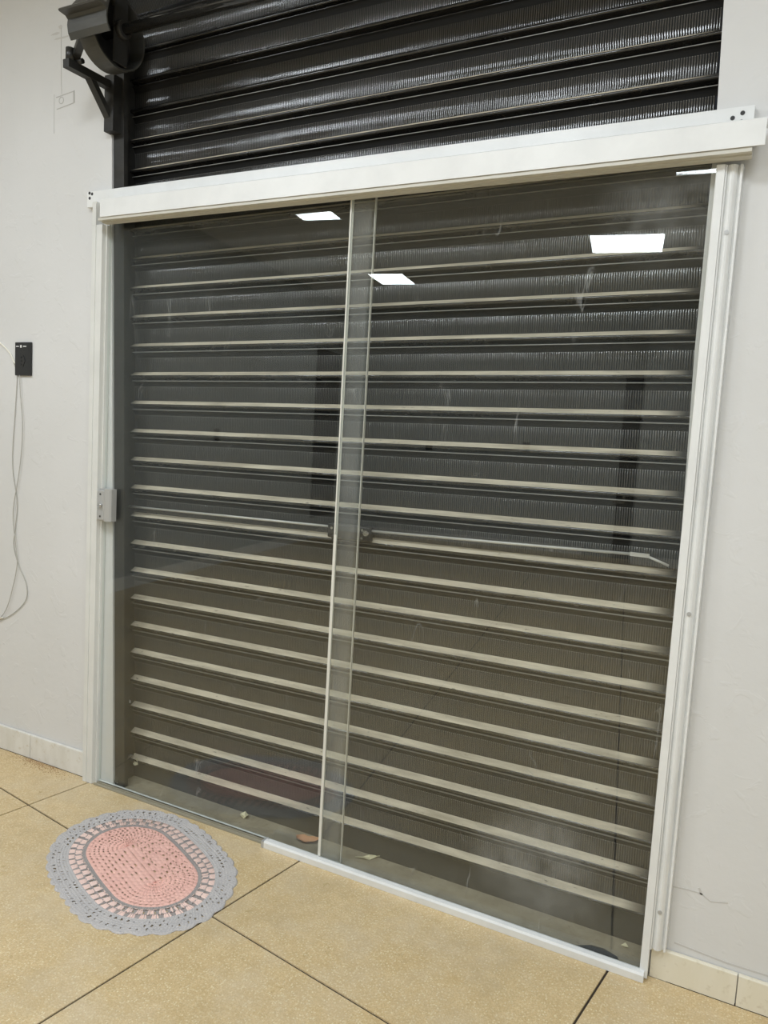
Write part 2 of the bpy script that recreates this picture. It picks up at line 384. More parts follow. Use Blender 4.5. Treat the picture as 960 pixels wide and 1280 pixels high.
# skirting tiles
def skirt(name, a, b, n_dir, h, th, m, joints, holder_mat):
    """tiles along a->b (2D points), proud of the wall along n_dir"""
    a, b = Vector((*a, 0)), Vector((*b, 0)); L = (b - a).length; d = (b - a) / L; nn = Vector((*n_dir, 0))
    mb = MB(); mb.loft([[a + nn * .0, b + nn * .0, b + nn * .003, a + nn * .003], [p + Vector((0, 0, h - .004)) for p in (a, b, b + nn * .003, a + nn * .003)]])
    root = structure(mb.build(name, holder_mat)); cuts = [0] + joints + [L]
    for s0, s1 in zip(cuts, cuts[1:]):
        p, q = a + d * (s0 + .0015), a + d * (s1 - .0015); t = MB()
        base = [p + nn * .003, q + nn * .003, q + nn * th, p + nn * th]
        top = [p + nn * .003, q + nn * .003, q + nn * (th - .002), p + nn * (th - .002)]
        t.loft([[v + Vector((0, 0, .001)) for v in base], [v + Vector((0, 0, h - .003)) for v in base], [v + Vector((0, 0, h)) for v in top]]); t.build('tile', m, root)
    return root
skirt('baseboard_left', (-2.03, 0), (-.003, 0), (0, -1), .100, .012, M['skirt_l'], [2.03 - 1.517, 2.03 - .917, 2.03 - .317], M['grime'])
skirt('baseboard_right', (2.116, 0), (4.03, 0), (0, -1), .084, .013, M['skirt_r'], [.211, .811, 1.411], M['grime'])
def skirt_uv(name, a, b, nu, nv, step=.62):
    p, q = uv(*a), uv(*b); nn = E1 * nu + E2 * nv; L = (q - p).length
    return skirt(name, (p.x, p.y), (q.x, q.y), (nn.x, nn.y), .11, .012, M['skirt_b'], [step * k for k in range(1, int(L / step) + 1) if step * k < L - .05], M['grime'])
skirt_uv('baseboard_back', (U_L + .02, V_B), (1.45, V_B), 0, 1)
skirt_uv('baseboard_side', (U_L, V_B + .02), (U_L, -.32), 1, 0)
skirt_uv('baseboard_pier', (2.05, V_B + .42), (2.62, V_B + .42), 0, 1)

# doors of the room, seen in the glass
def uvbox(mb, u0, u1, v0, v1, z0, z1):
    c = [uv(u0, v0), uv(u1, v0), uv(u1, v1), uv(u0, v1)]; mb.loft([[Vector((p.x, p.y, z0)) for p in c], [Vector((p.x, p.y, z1)) for p in c]])
mb = MB(); uvbox(mb, 1.82, 2.03, V_B, V_B + .04, 0, 2.32)
d1 = structure(mb.build('door_1', M['brown_door']))
mb = MB(); uvbox(mb, 1.90, 1.93, V_B + .04, V_B + .09, .72, .82); uvbox(mb, 1.78, 1.93, V_B + .075, V_B + .09, .72, .75); mb.build('door_handle', M['chrome'], d1)
mb = MB(); uvbox(mb, U_L, U_L + .03, -7.55, -6.80, .28, 2.50)
d2 = structure(mb.build('door_2', M['pane_dark']))

# ------------------------------------------------------------------ ceiling lights
def light(x, y, sx, sy, label):
    r = empty('ceiling_light', (x, y, HC)); tag(r, label, 'light', 'square panels on the ceiling')
    rot = Matrix.Rotation(TH, 4, 'Z'); T = Matrix.Translation((x, y, 0)) @ rot
    def q(pts, z): return [T @ Vector((a, b, z)) for a, b in pts]
    R = lambda e: [(-sx / 2 - e, -sy / 2 - e), (sx / 2 + e, -sy / 2 - e), (sx / 2 + e, sy / 2 + e), (-sx / 2 - e, sy / 2 + e)]
    mb = MB(); mb.loft([q(R(.012), HC), q(R(.012), HC - .012), q(R(0), HC - .012), q(R(0), HC - .006)], 0, False, False); mb.build('frame', M['white_plastic'], r)
    mb = MB(); mb.add(q(R(0), HC - .008), [(3, 2, 1, 0)]); mb.build('diffuser', M['led'], r).data
    return r
light(-1.24, -3.36, .34, .40, 'lit ceiling panel mirrored at the top of the left pane, under the header')
light(-1.74, -5.88, .40, .55, 'lit ceiling panel mirrored in the right pane just right of the overlap strip')
light(1.00, -4.97, .60, .60, 'lit ceiling panel mirrored largest, high on the right of the right pane')
light(1.78, -3.16, .36, .42, 'lit ceiling panel mirrored as a white sliver at the top right corner of the glass')
light(-.45, -1.75, .60, .60, 'lit ceiling panel out of frame nearest the left wall, shining on the upper shutter')  # row inferred from shutter glints; more panels added in it to brighten them
light(1.15, -1.75, .60, .60, 'lit ceiling panel out of frame before the middle of the doorway')
light(2.75, -1.95, .60, .60, 'lit ceiling panel out of frame before the right wall')
light(2.9, -5.3, .60, .60, 'lit ceiling panel out of frame deep in the room on the right')

# ------------------------------------------------------------------ roller shutter
PHI = .0145
KS = 1.0212                                   # the shutter hangs 0.105 m behind the wall face
sh = empty('roller_shutter', (.054, .105, -.0296), Matrix.Rotation(-PHI, 4, 'Y'))
tag(sh, 'black ribbed steel roller shutter filling the doorway behind the glass', 'shutter')
PITCHZ, Z0, XA, XB = .10455 * KS, .1185 * KS, .012, 2.048
def slat_mesh(dusty):
    """one slat about the top of its ledge; -y faces the room"""
    v, f, mi, sm = [], [], [], []
    pr = 0.0066; n = int((XB - XA) / pr); FR = (0, .18, .36, .54, .70, .85)          # each rib: a round crest and a narrow groove
    RY = (-.0002, -.0007, -.0007, -.0002, .0005, .0005)
    cols = [XA + pr * (q + f_) for q in range(n) for f_ in FR]
    rows = [(.0005, .25), (.003, 1), (.026, 1.05), (.0508, 1), (.0518, .0)]
    for z, am in rows:
        for i, x in enumerate(cols): v.append((x, am * RY[i % 6] - .0005 * math.sin(PI * z / .054), z * KS))
    k = len(cols)
    for r in range(len(rows) - 1):
        for i in range(k - 1):
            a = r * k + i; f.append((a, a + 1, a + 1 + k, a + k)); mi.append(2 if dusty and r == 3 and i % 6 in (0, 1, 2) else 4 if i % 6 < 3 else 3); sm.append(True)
    def strip(pts, m, smooth=True):
        o = len(v); xs = [XA + (XB - XA) * i / 12 for i in range(13)]
        for (y, z) in pts:
            for x in xs: v.append((x, y * KS, z * KS))
        for r in range(len(pts) - 1):
            for i in range(12):
                a = o + r * 13 + i; f.append((a, a + 1, a + 14, a + 13)); mi.append(m); sm.append(smooth)
    strip([(.0006, .0518), (.0006, .0530), (-.0045, .0660), (-.0075, .0682), (-.0105, .0690), (-.0125, .0704)][::-1], 3)
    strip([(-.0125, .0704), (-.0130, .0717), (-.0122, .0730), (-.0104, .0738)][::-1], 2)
    strip([(-.0104, .0738), (-.003, .0755), (.003, .078), (.006, .084)][::-1], 3)
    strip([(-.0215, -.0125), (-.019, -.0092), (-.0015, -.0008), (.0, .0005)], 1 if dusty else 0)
    nose = [(-.0215, -.0125)] + [(-.0195 - .0045 * math.cos(a), -.0165 - .0045 * math.sin(a)) for a in [-.9, -.4, .1, .6, 1.1, 1.6, 2.1]]
    strip((nose + [(-.014, -.0205), (-.007, -.0215), (-.003, -.024), (.002, -.028), (.006, -.024)])[::-1], 0)
    me = bpy.data.meshes.new('slat'); me.from_pydata(v, [], f)
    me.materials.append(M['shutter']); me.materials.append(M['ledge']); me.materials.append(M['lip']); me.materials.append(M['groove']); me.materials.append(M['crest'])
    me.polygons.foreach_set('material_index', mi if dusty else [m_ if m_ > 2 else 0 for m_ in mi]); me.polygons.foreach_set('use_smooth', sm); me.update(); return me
SL, SLC = slat_mesh(True), slat_mesh(False)
y, z, lean = 0.0, Z0, 0.0
NV = 24
for k in range(30):
    o = bpy.data.objects.new('slat', SL if k < 23 else SLC); COL.objects.link(o); o.parent = sh
    if k > NV: lean += math.radians((9, 16, 26, 36, 40)[k - NV - 1])
    o.location = (0, y, z); o.rotation_euler = (lean, 0, 0)
    y -= PITCHZ * math.sin(lean); z += PITCHZ * math.cos(lean)
# bottom rail of the shutter
mb = MB(); X0, X1 = .07, 2.10
zb = lambda x: .0015
prof = [(.112, .0), (.112, .088), (.108, .090), (.1045, .078), (.103, .0)]
mb.loft([[(X0, a, max(b, 0) + (0.0015 if b < .05 else 0)) for a, b in prof], [(X1, a, (b + .027) if b > .05 else b + .0015) for a, b in prof]]); mb.build('bottom_rail', M['gunmetal'], sh)
# guide rails (they lean with the opening)
def guide(xf0, xf1, wd, z1, flip):
    mb = MB()
    def xs(z): return xf0 + (xf1 - xf0) * z / 3.0
    for (a, b, y0, y1) in ((0, .006, .026, .145), (0, wd, .140, .145)) if flip else ((0, wd, .008, .026), (0, .006, .026, .145), (0, wd, .140, .145)):
        if flip: a, b = -b, -a
        mb.loft([[(xs(t) + a, y0, t), (xs(t) + b, y0, t), (xs(t) + b, y1, t), (xs(t) + a, y1, t)] for t in (.002, z1)])
    return mb.build('guide_rail', M['black_steel'], sh)
guide(OPL[0] + .0005, OPL[1] + .0005, .050, 2.80, False); guide(OPR[0] - .0005, OPR[1] - .0005, .030, 2.56, True)
mb = MB(); fl = []
for i in range(9):
    t = i / 8; fl.append((.138 + .055 * t, .004 + .03 * t, .012 + .115 * math.sin(t * PI / 2)))
rings = [[(x - .001, y - .0, z), (x + .013, y, z - .002), (x + .013, y + .004, z - .002), (x - .001, y + .004, z)] for x, y, z in fl]
mb.loft(rings); mb.build('guide_flare', M['gunmetal'], sh)
# centre lock of the shutter and its two bars
def back_(x, z): return (2.2687 + (x - 2.2687) * KS, 1.3954 + (z - 1.3954) * KS)
lx0, lz0 = back_(1.03, 1.066); lx1, lz1 = back_(1.185, 1.112)
mb = MB(); mb.box((lx0, .062, lz0), (lx1, .086, lz1)); lk = mb.build('lock_case', M['black_steel'], sh, .004)
kx, kz = back_(1.175, 1.094)
mb = MB(); mb.cyl((kx, .063, kz), (kx, .048, kz), .009, 18); mb.cyl((kx, .048, kz), (kx, .046, kz), .005, 14); mb.build('key_cylinder', M['chrome'], lk)
for x, zz in ((1.047, 1.097), (1.158, 1.101), (1.157, 1.076)):
    x, zz = back_(x, zz); mb = MB(); mb.cyl((x, .062, zz), (x, .059, zz), .0045, 10); mb.build('screw', M['chrome'], lk)
def bpts(*q): return [(back_(x, z)[0], y, back_(x, z)[1]) for x, y, z in q]
mb = MB(); mb.tube(bpts((1.03, .076, 1.099), (.6, .076, 1.092), (.135, .077, 1.083)), .0042); mb.build('lock_bar', M['rod'], sh)
mb = MB(); mb.tube(bpts((1.185, .076, 1.100), (1.6, .076, 1.111), (1.975, .077, 1.122)), .0042)
p_ = bpts((1.965, .073, 1.117), (2.015, .081, 1.127)); mb.box(*p_); mb.tube(bpts((2.005, .077, 1.122), (2.065, .078, 1.102)), .0034); mb.build('lock_bar', M['rod'], sh)

# roller drum and its bracket at the top left of the opening
dr = empty('shutter_drum', (.10, 0, 2.47)); tag(dr, 'black shutter drum wheel, axle and wall bracket at the top left of the opening', 'shutter drum')
cy, cz, R0 = -.138, 2.676, .117
mb = MB(); mb.ring((cy, cz), R0 - .006, R0, .165, .232, 56); mb.build('wheel_rim', M['gunmetal'], dr)
mb = MB(); mb.cyl((.166, cy, cz), (.170, cy, cz), R0 - .006, 56); mb.build('wheel_disc', M['black_steel'], dr)
mb = MB(); mb.box((.236, cy - .028, cz - .105), (.242, cy + .028, cz + .30)); mb.box((.205, cy + .024, cz - .105), (.236, cy + .028, cz + .30)); mb.build('support_plate', M['black_steel'], dr)
mb = MB(); mb.cyl((.08, cy, cz), (2.15, cy, cz), .017, 24); mb.build('axle', M['shutter'], dr)
mb = MB(); mb.cyl((.242, cy, cz), (.262, cy, cz), .028, 24); mb.cyl((.262, cy, cz), (.268, cy, cz), .012, 10); mb.build('axle_collar', M['black_steel'], dr)
# the end of the rolled curtain in front of the wheel
mb = MB(); pf = [(-.268, 2.598), (-.279, 2.615), (-.283, 2.638), (-.281, 2.655), (-.29, 2.662), (-.315, 2.664), (-.318, 2.668), (-.314, 2.673), (-.283, 2.674), (-.272, 2.70), (-.25, 2.73), (-.22, 2.76), (-.20, 2.765),
                 (-.20, 2.760), (-.247, 2.725), (-.268, 2.695), (-.276, 2.66), (-.278, 2.638), (-.274, 2.617), (-.262, 2.601)]
mb.prism(pf, 'x', .160, .330); mb.build('curtain_end', M['gunmetal'], dr)
ax = .068
mb = MB(); mb.bar((ax, .02, 2.578), (ax, -.208, 2.572), .028, .026, 0, (1, 0, 0)); mb.build('bracket_arm', M['black_steel'], dr)
mb = MB(); mb.bar((ax, .004, 2.44), (ax, -.115, 2.575), .026, .020); mb.build('bracket_brace', M['black_steel'], dr)
mb = MB(); mb.box((ax - .014, -.03, 2.42), (ax + .03, .008, 2.61)); mb.build('bracket_plate', M['black_steel'], dr)
mb = MB(); mb.bar((ax, -.17, 2.604), (.17, -.225, 2.640), .02, .024, 0, (0, 0, 1)); mb.cyl((ax, -.192, 2.585), (ax, -.192, 2.625), .014, 10); mb.cyl((ax - .02, -.165, 2.592), (ax + .03, -.165, 2.592), .009, 6); mb.build('clamp', M['black_steel'], dr)

# ------------------------------------------------------------------ door frame: header, jambs, floor track
fr = empty('sliding_door_frame', (1.05, 0, 0)); tag(fr, 'white aluminium sliding door frame with deep header on the wall around the doorway', 'door frame')
mb = MB(); mb.box((-.035, -.020, 2.168), (2.165, -.001, 2.2235)); hp = mb.build('header_plate', M['alu'], fr, .001)
for x, zz in ((2.139, 2.208), (2.118, 2.199), (2.138, 2.188), (-.022, 2.218), (-.009, 2.214), (-.021, 2.200)):
    m_ = MB(); m_.cyl((x, -.0195, zz), (x, -.0212, zz), .0052, 14); m_.build('screw_hole', M['dark'], hp)
mb = MB(); mb.prism([(-.020, 2.170), (-.078, 2.170), (-.081, 2.167), (-.081, 2.108), (-.0775, 2.108), (-.0775, 2.165), (-.020, 2.166)], 'x', .098, 2.196); mb.build('header_cover', M['alu'], fr)
mb = MB(); mb.prism([(-.077, 2.098), (-.077, 2.1075), (-.038, 2.1075), (-.038, 2.1655), (-.002, 2.1655), (-.002, 2.160), (-.035, 2.160), (-.035, 2.094), (-.060, 2.094), (-.060, 2.098)], 'x', .086, 2.170); mb.build('header_track', M['rail'], fr)
# left jamb: a flat strip and a raised profile
mb = MB(); mb.prism([(-.004, -.0005), (-.004, -.016), (.012, -.016), (.012, -.036), (.030, -.036), (.031, -.033), (.034, -.033), (.035, -.036), (.062, -.036), (.064, -.020), (.070, -.020), (.070, -.0005)], 'z', .001, 2.098)
jl = mb.build('jamb', M['alu_l'], fr)
mb = MB(); mb.prism([(-.004, -.0005), (-.004, -.016), (.012, -.016), (.012, -.036), (.030, -.036), (.030, -.0005)], 'z', 2.0985, 2.167); mb.prism([(-.004, -.0205), (-.004, -.024), (.012, -.024), (.012, -.036), (.030, -.036), (.030, -.0205)], 'z', 2.167, 2.180); mb.build('jamb_end', M['alu_l'], fr)
for x, y_, zz in ((.004, -.016, 2.085), (.003, -.016, 1.905), (.004, -.016, 1.345), (.004, -.016, 1.01), (.004, -.016, .295)):
    m_ = MB(); m_.cyl((x, y_ + .001, zz), (x, y_ - .0015, zz), .0042, 10); m_.build('screw', M['dark'], jl)
# right jamb: inner strip to the floor, fluted outer cover resting above the skirting
mb = MB(); mb.prism([(2.094, -.001), (2.094, -.036), (2.0965, -.038), (2.114, -.038), (2.114, -.001)], 'z', .006, 2.088)
mb.build('jamb', M['alu'], fr)
mb = MB(); fl = [(2.1145, -.001), (2.1145, -.034), (2.118, -.034), (2.119, -.026)]
fl += [(2.119 + .022 * t, -.026 - .007 * math.sin(PI * t)) for t in (.15, .3, .5, .7, .85)] + [(2.141, -.026), (2.1435, -.019), (2.146, -.019), (2.147, -.028), (2.152, -.028), (2.154, -.001)]
mb.prism(fl, 'z', .088, 2.088); jr = mb.build('jamb_cover', M['alu'], fr)
for zz in (1.93, .995, .196):
    m_ = MB(); m_.cyl((2.130, -.032, zz), (2.130, -.0345, zz), .0055, 14); m_.cyl((2.130, -.0345, zz), (2.130, -.0352, zz), .0025, 6); m_.build('screw', M['satin'], jr)
mb = MB(); mb.prism([(-.053, .0005), (-.054, .020), (-.050, .026), (-.034, .026), (-.034, .006), (-.021, .006), (-.021, .018), (-.019, .018), (-.019, .0005)], 'x', .885, 2.107); mb.build('floor_track', M['alu'], fr)
mb = MB(); mb.box((.874, -.053, .0005), (.8845, -.022, .023)); mb.build('track_cap', M['satin'], fr)
mb = MB(); mb.prism([(-.036, .0005), (-.036, .005), (-.030, .005), (-.030, .002), (-.020, .002), (-.020, .007), (-.016, .007), (-.016, .0005)], 'x', .072, .873); mb.build('floor_guide', M['channel'], fr)

# ------------------------------------------------------------------ glass panes
def pane(parent, x0, x1, y0, y1, z0, z1):
    mb = MB(); mb.box((x0, y0, z0), (x1, y1, z1))
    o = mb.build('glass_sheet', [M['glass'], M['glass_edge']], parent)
    for p in o.data.polygons:
        if abs(p.normal.y) < .5: p.material_index = 1
    return o
lp = empty('sliding_glass_panel', (.6, 0, .008)); tag(lp, 'left sliding sheet of clear glass with a grey lock at its left edge', 'glass door')
pane(lp, .0705, 1.156, -.0100, -.0015, .0075, 2.150)
mb = MB(); mb.prism([(1.1562, -.0104), (1.1582, -.0104), (1.1582, -.0010), (1.1562, -.0010)], 'z', .01, 2.148); mb.build('edge_strip', M['seal'], lp)
mb = MB(); mb.box((.076, -.050, 1.032), (.112, -.036, 1.142)); lb = mb.build('lock', M['satin'], lp, .003)
mb = MB(); mb.prism([(.112, -.048), (.118, -.046), (.130, -.040), (.134, -.034), (.134, -.0101), (.0755, -.0101), (.0755, -.036), (.112, -.036)], 'z', 1.028, 1.147); mb.build('lock_body', M['satin'], lb)
mb = MB(); mb.cyl((.097, -.049, 1.088), (.097, -.060, 1.088), .0075, 16); mb.build('key_cylinder', M['chrome'], lb)
for zz in (1.046, 1.128):
    mb = MB(); mb.cyl((.094, -.0495, zz), (.094, -.0512, zz), .004, 10); mb.build('rivet', M['gunmetal'], lb)
rp = empty('fixed_glass_panel', (1.6, 0, .007)); tag(rp, 'right fixed sheet of clear glass standing in the aluminium floor track', 'glass door')
pane(rp, 1.087, 2.0935, -.0305, -.0222, .0065, 2.150)
mb = MB(); mb.prism([(1.0840, -.0325), (1.0935, -.0325), (1.0935, -.0308), (1.0867, -.0308), (1.0867, -.0219), (1.0905, -.0219), (1.0905, -.0202), (1.0840, -.0202)], 'z', .027, 1.085); mb.build('edge_seal', M['seal'], rp)
mb = MB(); mb.prism([(1.0840, -.0315), (1.0885, -.0315), (1.0885, -.0308), (1.0867, -.0308), (1.0867, -.0219), (1.0905, -.0219), (1.0905, -.0202), (1.0840, -.0202)], 'z', 1.086, 2.148); mb.build('edge_seal', M['seal'], rp)

# ------------------------------------------------------------------ outlet, cables
def outlet(M4, label, marks=True, group=None):
    r = empty('wall_outlet', M4.translation); tag(r, label, 'outlet', group)
    P = lambda p: M4 @ Vector(p)
    def bx(mb, a, b):
        t = MB(); t.box(a, b); mb.add([P(v) for v in t.v], t.f)
    mb = MB(); bx(mb, (-.046, -.009, -.065), (.046, -.0005, .065)); pl = mb.build('cover_plate', M['plate'], r, .002)
    mb = MB()
    t = MB(); t.prism([(.021 * math.cos(a) * 1.0, .026 * math.sin(a)) for a in [2 * PI * i / 6 for i in range(6)]], 'y', -.0105, -.009); mb.add([P((v.x - .006, v.y, v.z - .008)) for v in t.v], t.f)
    mb.build('socket', M['plate'], r)
    mb = MB()
    for dx, dz in ((-.006, .008), (-.006, -.006), (-.006, -.02)):
        t = MB(); t.cyl((dx, -.0104, dz - .002), (dx, -.0115, dz - .002), .004, 10); mb.add([P(v) for v in t.v], t.f)
    mb.build('pin_hole', M['pane_dark'], r)
    if marks:
        mb = MB(); bx(mb, (-.038, -.0102, .047), (-.023, -.0089, .0505)); bx(mb, (.003, -.0102, .047), (.021, -.0089, .0505)); bx(mb, (-.0145, -.0102, .0435), (-.006, -.0089, .054)); mb.build('white_mark', M['white_plastic'], r)
    return r
outlet(Matrix.Translation((-.388, 0, 1.622)), 'black outlet plate with white marks on the left wall beside the door')
Tb = Matrix.Rotation(TH + PI, 4, 'Z')
def at_uv(u, v, z, rz): return Matrix.Translation(uv(u, v, z)) @ Matrix.Rotation(TH + rz, 4, 'Z')
outlet(at_uv(-.72, V_B + .0, 1.32, PI), 'small black outlet mirrored in the right pane, left of the pair on the far wall', False)
outlet(at_uv(.62, V_B + .0, 1.37, PI), 'small black outlet mirrored in the right pane, right of the pair on the far wall', False)
outlet(at_uv(U_L + .0, -4.35, 1.32, PI / 2), 'small black outlet mirrored in the left pane on the side wall', False)

def smooth_path(pts, k=8):
    out = []; n = len(pts); P = [Vector(p) for p in pts]
    for i in range(n - 1):
        p0, p1, p2, p3 = P[max(i - 1, 0)], P[i], P[i + 1], P[min(i + 2, n - 1)]
        for j in range(k):
            t = j / k; out.append(.5 * ((2 * p1) + (p2 - p0) * t + (2 * p0 - 5 * p1 + 4 * p2 - p3) * t * t + (3 * p1 - p0 - 3 * p2 + p3) * t ** 3))
    out.append(P[-1]); return out
Y = -.004
mb = MB(); mb.tube(smooth_path([(-.72, Y, 1.78), (-.60, Y, 1.72), (-.522, Y, 1.681), (-.47, Y, 1.645), (-.446, Y, 1.612), (-.434, Y, 1.604)]), .0032)
tag(mb.build('cable', M['cable_w']), 'pale cable running from the left picture edge to the black outlet', 'cable')
mb = MB(); mb.tube(smooth_path([(-.448, Y, 1.61), (-.436, Y, 1.585), (-.426, Y, 1.555), (-.437, Y, 1.40), (-.449, Y, 1.267), (-.446, Y, 1.17), (-.420, Y, 1.05), (-.428, Y, .95), (-.438, Y, .87), (-.405, Y, .79), (-.362, Y, .725), (-.36, Y, .66), (-.42, Y, .60), (-.50, Y, .555), (-.60, Y, .53)]), .0016)
tag(mb.build('cable', M['cable']), 'thin grey wire hanging below the outlet, the left one of two', 'cable')
mb = MB(); Y2 = -.0085; mb.tube(smooth_path([(-.406, Y2, 1.558), (-.400, Y2, 1.48), (-.386, Y2, 1.366), (-.392, Y2, 1.25), (-.410, Y2, 1.141), (-.432, Y2, 1.05), (-.437, Y2, .976), (-.418, Y2, .86), (-.41, Y2, .80), (-.435, Y2, .70), (-.475, Y2, .60), (-.53, Y2, .548), (-.62, Y2, .52)]), .0016)
tag(mb.build('cable', M['cable']), 'thin grey wire hanging below the outlet, the right one of two', 'cable')
mb = MB(); mb.tube(smooth_path([(-.62, -.009, .535), (-.55, -.0085, .545), (-.497, -.009, .562)]), .0035)
tag(mb.build('cable_plug', M['cable_w']), 'cream cable end at the left picture edge below the hanging wires', 'cable')

# ------------------------------------------------------------------ crochet rug
rug = empty('crochet_rug', (.6155, -.3385, 0), Matrix.Rotation(math.radians(-23.6), 4, 'Z'))
tag(rug, 'oval crochet rug with pink centre and scalloped grey border on the terrazzo floor', 'rug')
LC = .117
def stad0(t, r):
    """point of the oval at fraction t and radius r about a core of half length LC"""
    arc = PI * .17; tot = 4 * LC + 2 * arc; s = (t % 1) * tot
    if s < 2 * LC: return (-LC + s, -r)
    s -= 2 * LC
    if s < arc: a = -PI / 2 + s / .17; return (LC + r * math.cos(a), r * math.sin(a))
    s -= arc
    if s < 2 * LC: return (LC - s, r)
    s -= 2 * LC; a = PI / 2 + s / .17; return (-LC + r * math.cos(a), r * math.sin(a))
def stad(t, r):
    """rounder towards the rim: part oval with straight sides, part ellipse"""
    x, y_ = stad0(t, r)
    if r < .002: return x, y_
    a = math.atan2(y_ / r, x / (LC + r)); w_ = .48 * min(1.0, max(0.0, (r - .02) / .17))
    return x * (1 - w_) + (LC + r) * math.cos(a) * w_, y_ * (1 - w_) + r * math.sin(a) * w_
RW = WM[rug.name]
def oval(name, m, r0, r1, nr, nt, height, hole, rmod=None):
    mb = MB(); mb.recalc = False; vs, fs = [], []
    for i in range(nr + 1):
        for j in range(nt):
            t = j / nt; r = r0 + (r1 - r0) * i / nr
            if rmod: r = rmod(t, r)
            x, y_ = stad(t, r); vs.append(RW @ Vector((x, y_, height(t, r, i, j))))
    for i in range(nr):
        for j in range(nt):
            if hole(((j + .5) / nt), r0 + (r1 - r0) * (i + .5) / nr): continue
            a, b = i * nt + j, i * nt + (j + 1) % nt; fs.append((a, a + nt, b + nt, b))
    mb.add(vs, fs, 0, True); return mb.build(name, m, rug)
rnd = random.Random(7); jit = {}
def J(*k):
    if k not in jit: jit[k] = rnd.random()
    return jit[k]
RP = .0148; NS = 66
def h_pink(t, r, i, j):
    ring = int(r / RP); f = (r / RP) % 1; st = (t * NS + .5 * (ring % 2)) % 1
    return .004 + .0024 * math.sin(PI * f) * (.55 + .45 * math.cos(2 * PI * (st - .5))) + .0005 * math.sin(40 * t * PI)
def hole_pink(t, r):
    ring = int(r / RP); f = (r / RP) % 1
    ns = max(8, int((4 * LC + 2 * PI * r * .75) / .0155)); q = t * ns + .5 * (ring % 2); st = q % 1
    return ring > 0 and f < .28 and st < .34 and J(ring, int(q)) > .22
oval('pink_centre', M['pink'], .0005, .133, 54, 520, h_pink, hole_pink)
hg = lambda t, r, i, j: .0042 + .0012 * math.sin(t * 2 * PI * 150) * math.sin(PI * ((r / .007) % 1)) + .0008 * math.sin(r * 900)
oval('grey_ring', M['taupe'], .133, .1465, 6, 520, hg, lambda t, r: False)
oval('grey_ring', M['taupe'], .1655, .1700, 2, 520, lambda t, r, i, j: .0045 + .001 * math.sin(t * 2 * PI * 130), lambda t, r: False)
oval('pink_chain', M['pale_pink'], .1452, .1478, 2, 520, lambda t, r, i, j: .0055, lambda t, r: (t * 74) % 1 < .45)
mbc = MB()
for (ra, rb, nn_, ph) in ((.1478, .1672, 44, 0), (.1695, .1885, 48, .5)):
    for q in range(nn_):
        t0 = (q + ph) / nn_
        for lobe in (-1, 0, 1):
            a0, a1 = t0 + (lobe * .17 - .095) / nn_, t0 + (lobe * .17 + .095) / nn_
            b0, b1 = t0 + (lobe * .22 - .125) / nn_, t0 + (lobe * .22 + .125) / nn_; tm, tn = (a0 + a1) / 2, (b0 + b1) / 2
            if not ((0.01 < J('s', ra, q)) or lobe): continue
            A, B = [stad(x, ra) for x in (a0, tm, a1)], [stad(x, rb) for x in (b0, tn, b1)]; C = stad(tn, rb + .0022)
            pt = lambda p, z: RW @ Vector((p[0], p[1], z))
            mbc.add([pt(A[0], .002), pt(A[1], .0062), pt(A[2], .002), pt(B[0], .002), pt(B[1], .0068), pt(B[2], .002), pt(C, .002)], [(0, 3, 4, 1), (1, 4, 5, 2), (3, 6, 4), (4, 6, 5)], 0, True)
oval('net_ring', M['taupe'], .1465, .1885, 8, 400, lambda t, r, i, j: .0022, lambda t, r: (int(t * 400) % 9 in (4,)) and (.151 < r < .163 or .172 < r < .184))
cl_ = mbc.build('shell_stitch', M['pale_pink'], rug); cl_['kind'] = 'stuff'
mbt = MB()
for q in range(46):
    for (ra, rb) in ((.149, .166), (.1705, .187)):
        t0 = (q + (.5 if ra < .16 else .02)) / 46; A, B, C, D = stad(t0 - .0022, ra), stad(t0 + .0022, ra), stad(t0 + .0022, rb), stad(t0 - .0022, rb)
        mbt.add([RW @ Vector((p[0], p[1], .0035)) for p in (A, B, C, D)], [(0, 3, 2, 1)])
cs_ = mbt.build('joining_stitch', M['taupe'], rug); cs_['kind'] = 'stuff'
NSC = 36
def r_border(t, r):
    k = max(0, (r - .228) / (.252 - .228)); s = abs(math.sin(PI * t * NSC)); return r + k * (.009 * s - .002 + .002 * math.sin(t * 2 * PI * 7))
def hole_border(t, r):
    f = (r - .188) / .064; q = t * 92
    for row, (lo, hi, off) in enumerate(((.20, .33, 0), (.42, .54, .5), (.64, .76, .2))):
        if lo < f < hi:
            st = (q + off + (f - lo) * 1.6) % 1; return st < .26 and J('b', row, int(q + off)) > .42
    return False
oval('grey_border', M['grey'], .1885, .252, 26, 760, lambda t, r, i, j: (.0008 if i in (26,) else .0046) + .0011 * math.sin(t * 2 * PI * 190 + i) * math.sin(PI * ((r / .009) % 1)) + .0006 * math.sin(r * 700), hole_border, r_border)

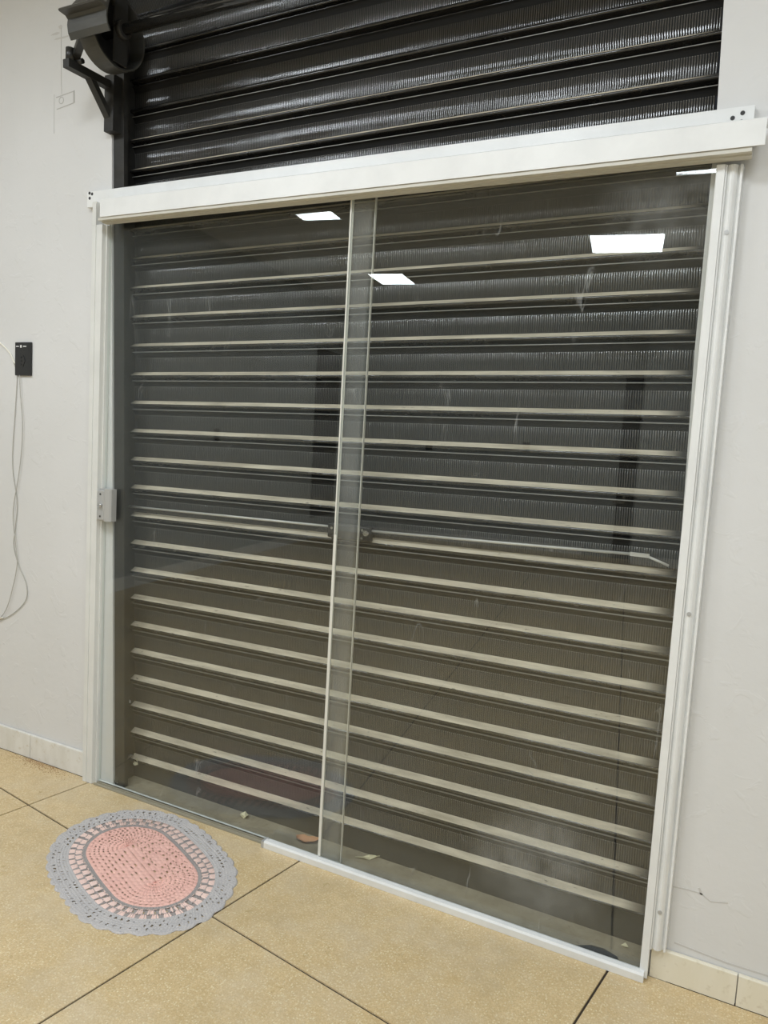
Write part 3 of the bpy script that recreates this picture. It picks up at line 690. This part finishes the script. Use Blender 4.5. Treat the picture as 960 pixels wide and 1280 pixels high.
# ------------------------------------------------------------------ scraps on the sill, soil by the skirting
def scrap(name, pts, z, m, label, cat, bend=.004, plane='floor'):
    """a thin curled piece: outline points about a centre, with thickness"""
    mb = MB(); k = len(pts); cx = sum(p[0] for p in pts) / k; cy_ = sum(p[1] for p in pts) / k
    top = []; bot = []
    for i, (a, b) in enumerate(pts):
        h = bend * (1 + math.sin(2.3 * i)) ; top.append((a, b, h + .0012)); bot.append((a, b, h))
    c = [(cx, cy_, bend * .4 + .0016), (cx, cy_, bend * .4)]
    v = top + bot + c
    f = [(i, (i + 1) % k, 2 * k) for i in range(k)] + [(k + (i + 1) % k, k + i, 2 * k + 1) for i in range(k)] + [(i, k + i, k + (i + 1) % k, (i + 1) % k) for i in range(k)]
    if plane == 'floor': v = [(a, b, z + h) for a, b, h in v]
    else: v = [(a, z - h, b) for a, b, h in v]
    mb.add(v, f); return tag(mb.build(name, m), label, cat)
def leaf(cx, cy_, ang, L, W, z, m, label):
    mb = MB(); n_, k = 12, 6; top = []
    for i in range(n_ + 1):
        t = i / n_; wd = W * (math.sin(PI * t ** .8) ** .8) * (1 + .08 * math.sin(9 * t)) + .0008
        for j in range(k + 1):
            q = (j / k - .5) * 2; x = (t - .5) * L; y_ = q * wd / 2
            h = .012 * abs(q) ** 1.5 * (1 - .4 * t) + .010 * (t - .45) ** 2 * 4 + .0015 * math.sin(17 * t + 3 * q)
            top.append(Vector((cx + x * math.cos(ang) - y_ * math.sin(ang), cy_ + x * math.sin(ang) + y_ * math.cos(ang), z + h)))
    N_ = len(top); v = [p + Vector((0, 0, .0006)) for p in top] + top; f = []
    for i in range(n_):
        for j in range(k):
            a = i * (k + 1) + j; q4 = (a, a + 1, a + k + 2, a + k + 1); f.append(q4); f.append(tuple(N_ + i_ for i_ in q4[::-1]))
    mb.add(v, f, 0, True); mb.recalc = False
    return tag(mb.build('dry_leaf', m), label, 'leaf')
leaf(.990, .060, .38, .085, .042, .0015, M['dead_leaf'], 'orange dry leaf on the sill behind the left pane near the overlap')
scrap('paper_scrap', [(.690, .074), (.700, .058), (.712, .066), (.724, .064), (.722, .078), (.712, .094), (.703, .086)], .0015, M['paper'], 'pale torn scrap on the sill behind the middle of the left pane', 'scrap', .008)
scrap('paper_scrap', [(1.175, .056), (1.205, .060), (1.222, .074), (1.240, .098), (1.250, .108), (1.236, .110), (1.214, .086), (1.196, .074)], .0015, M['paper'], 'thin cream shred on the sill behind the right pane near the overlap', 'scrap', .005)
scrap('paper_scrap', [(2.03, .070), (2.045, .065), (2.05, .075), (2.04, .085)], .0015, M['paper'], 'tiny pale crumb on the sill at the right end of the shutter', 'scrap', .003)
scrap('paint_flake', [(x - .044, z - .026) for x, z in [(.200, .088), (.211, .083), (.224, .088), (.226, .100), (.219, .118), (.214, .108), (.209, .098)]], .086, M['flake'], 'cream flake stuck on the lowest shutter edge at the left', 'flake', .003, 'wall')
scrap('paint_flake', [(x - .035, z - .016) for x, z in [(.150, .345), (.156, .347), (.175, .330), (.176, .322), (.166, .324), (.154, .336)]], .0795, M['white_plastic'], 'white flake stuck low on the left end of the shutter', 'flake', .002, 'wall')
mb = MB(); rs = random.Random(3)
for _ in range(900):
    x = rs.gauss(-.24, .085); y_ = -.0135 - abs(rs.gauss(0, .026)); s = rs.uniform(.0008, .0026)
    if x > -.01: continue
    v = [(x + s * rs.uniform(.5, 1) * math.cos(a), y_ + s * rs.uniform(.5, 1) * math.sin(a), .0002) for a in (0, 1.6, 3.1, 4.7)] + [(x, y_, s * .7)]
    mb.add(v, [(0, 1, 4), (1, 2, 4), (2, 3, 4), (3, 0, 4)])
tag(mb.build('soil_crumbs', M['soil']), 'reddish brown soil crumbs on the floor along the left skirting', 'soil', None, 'stuff')
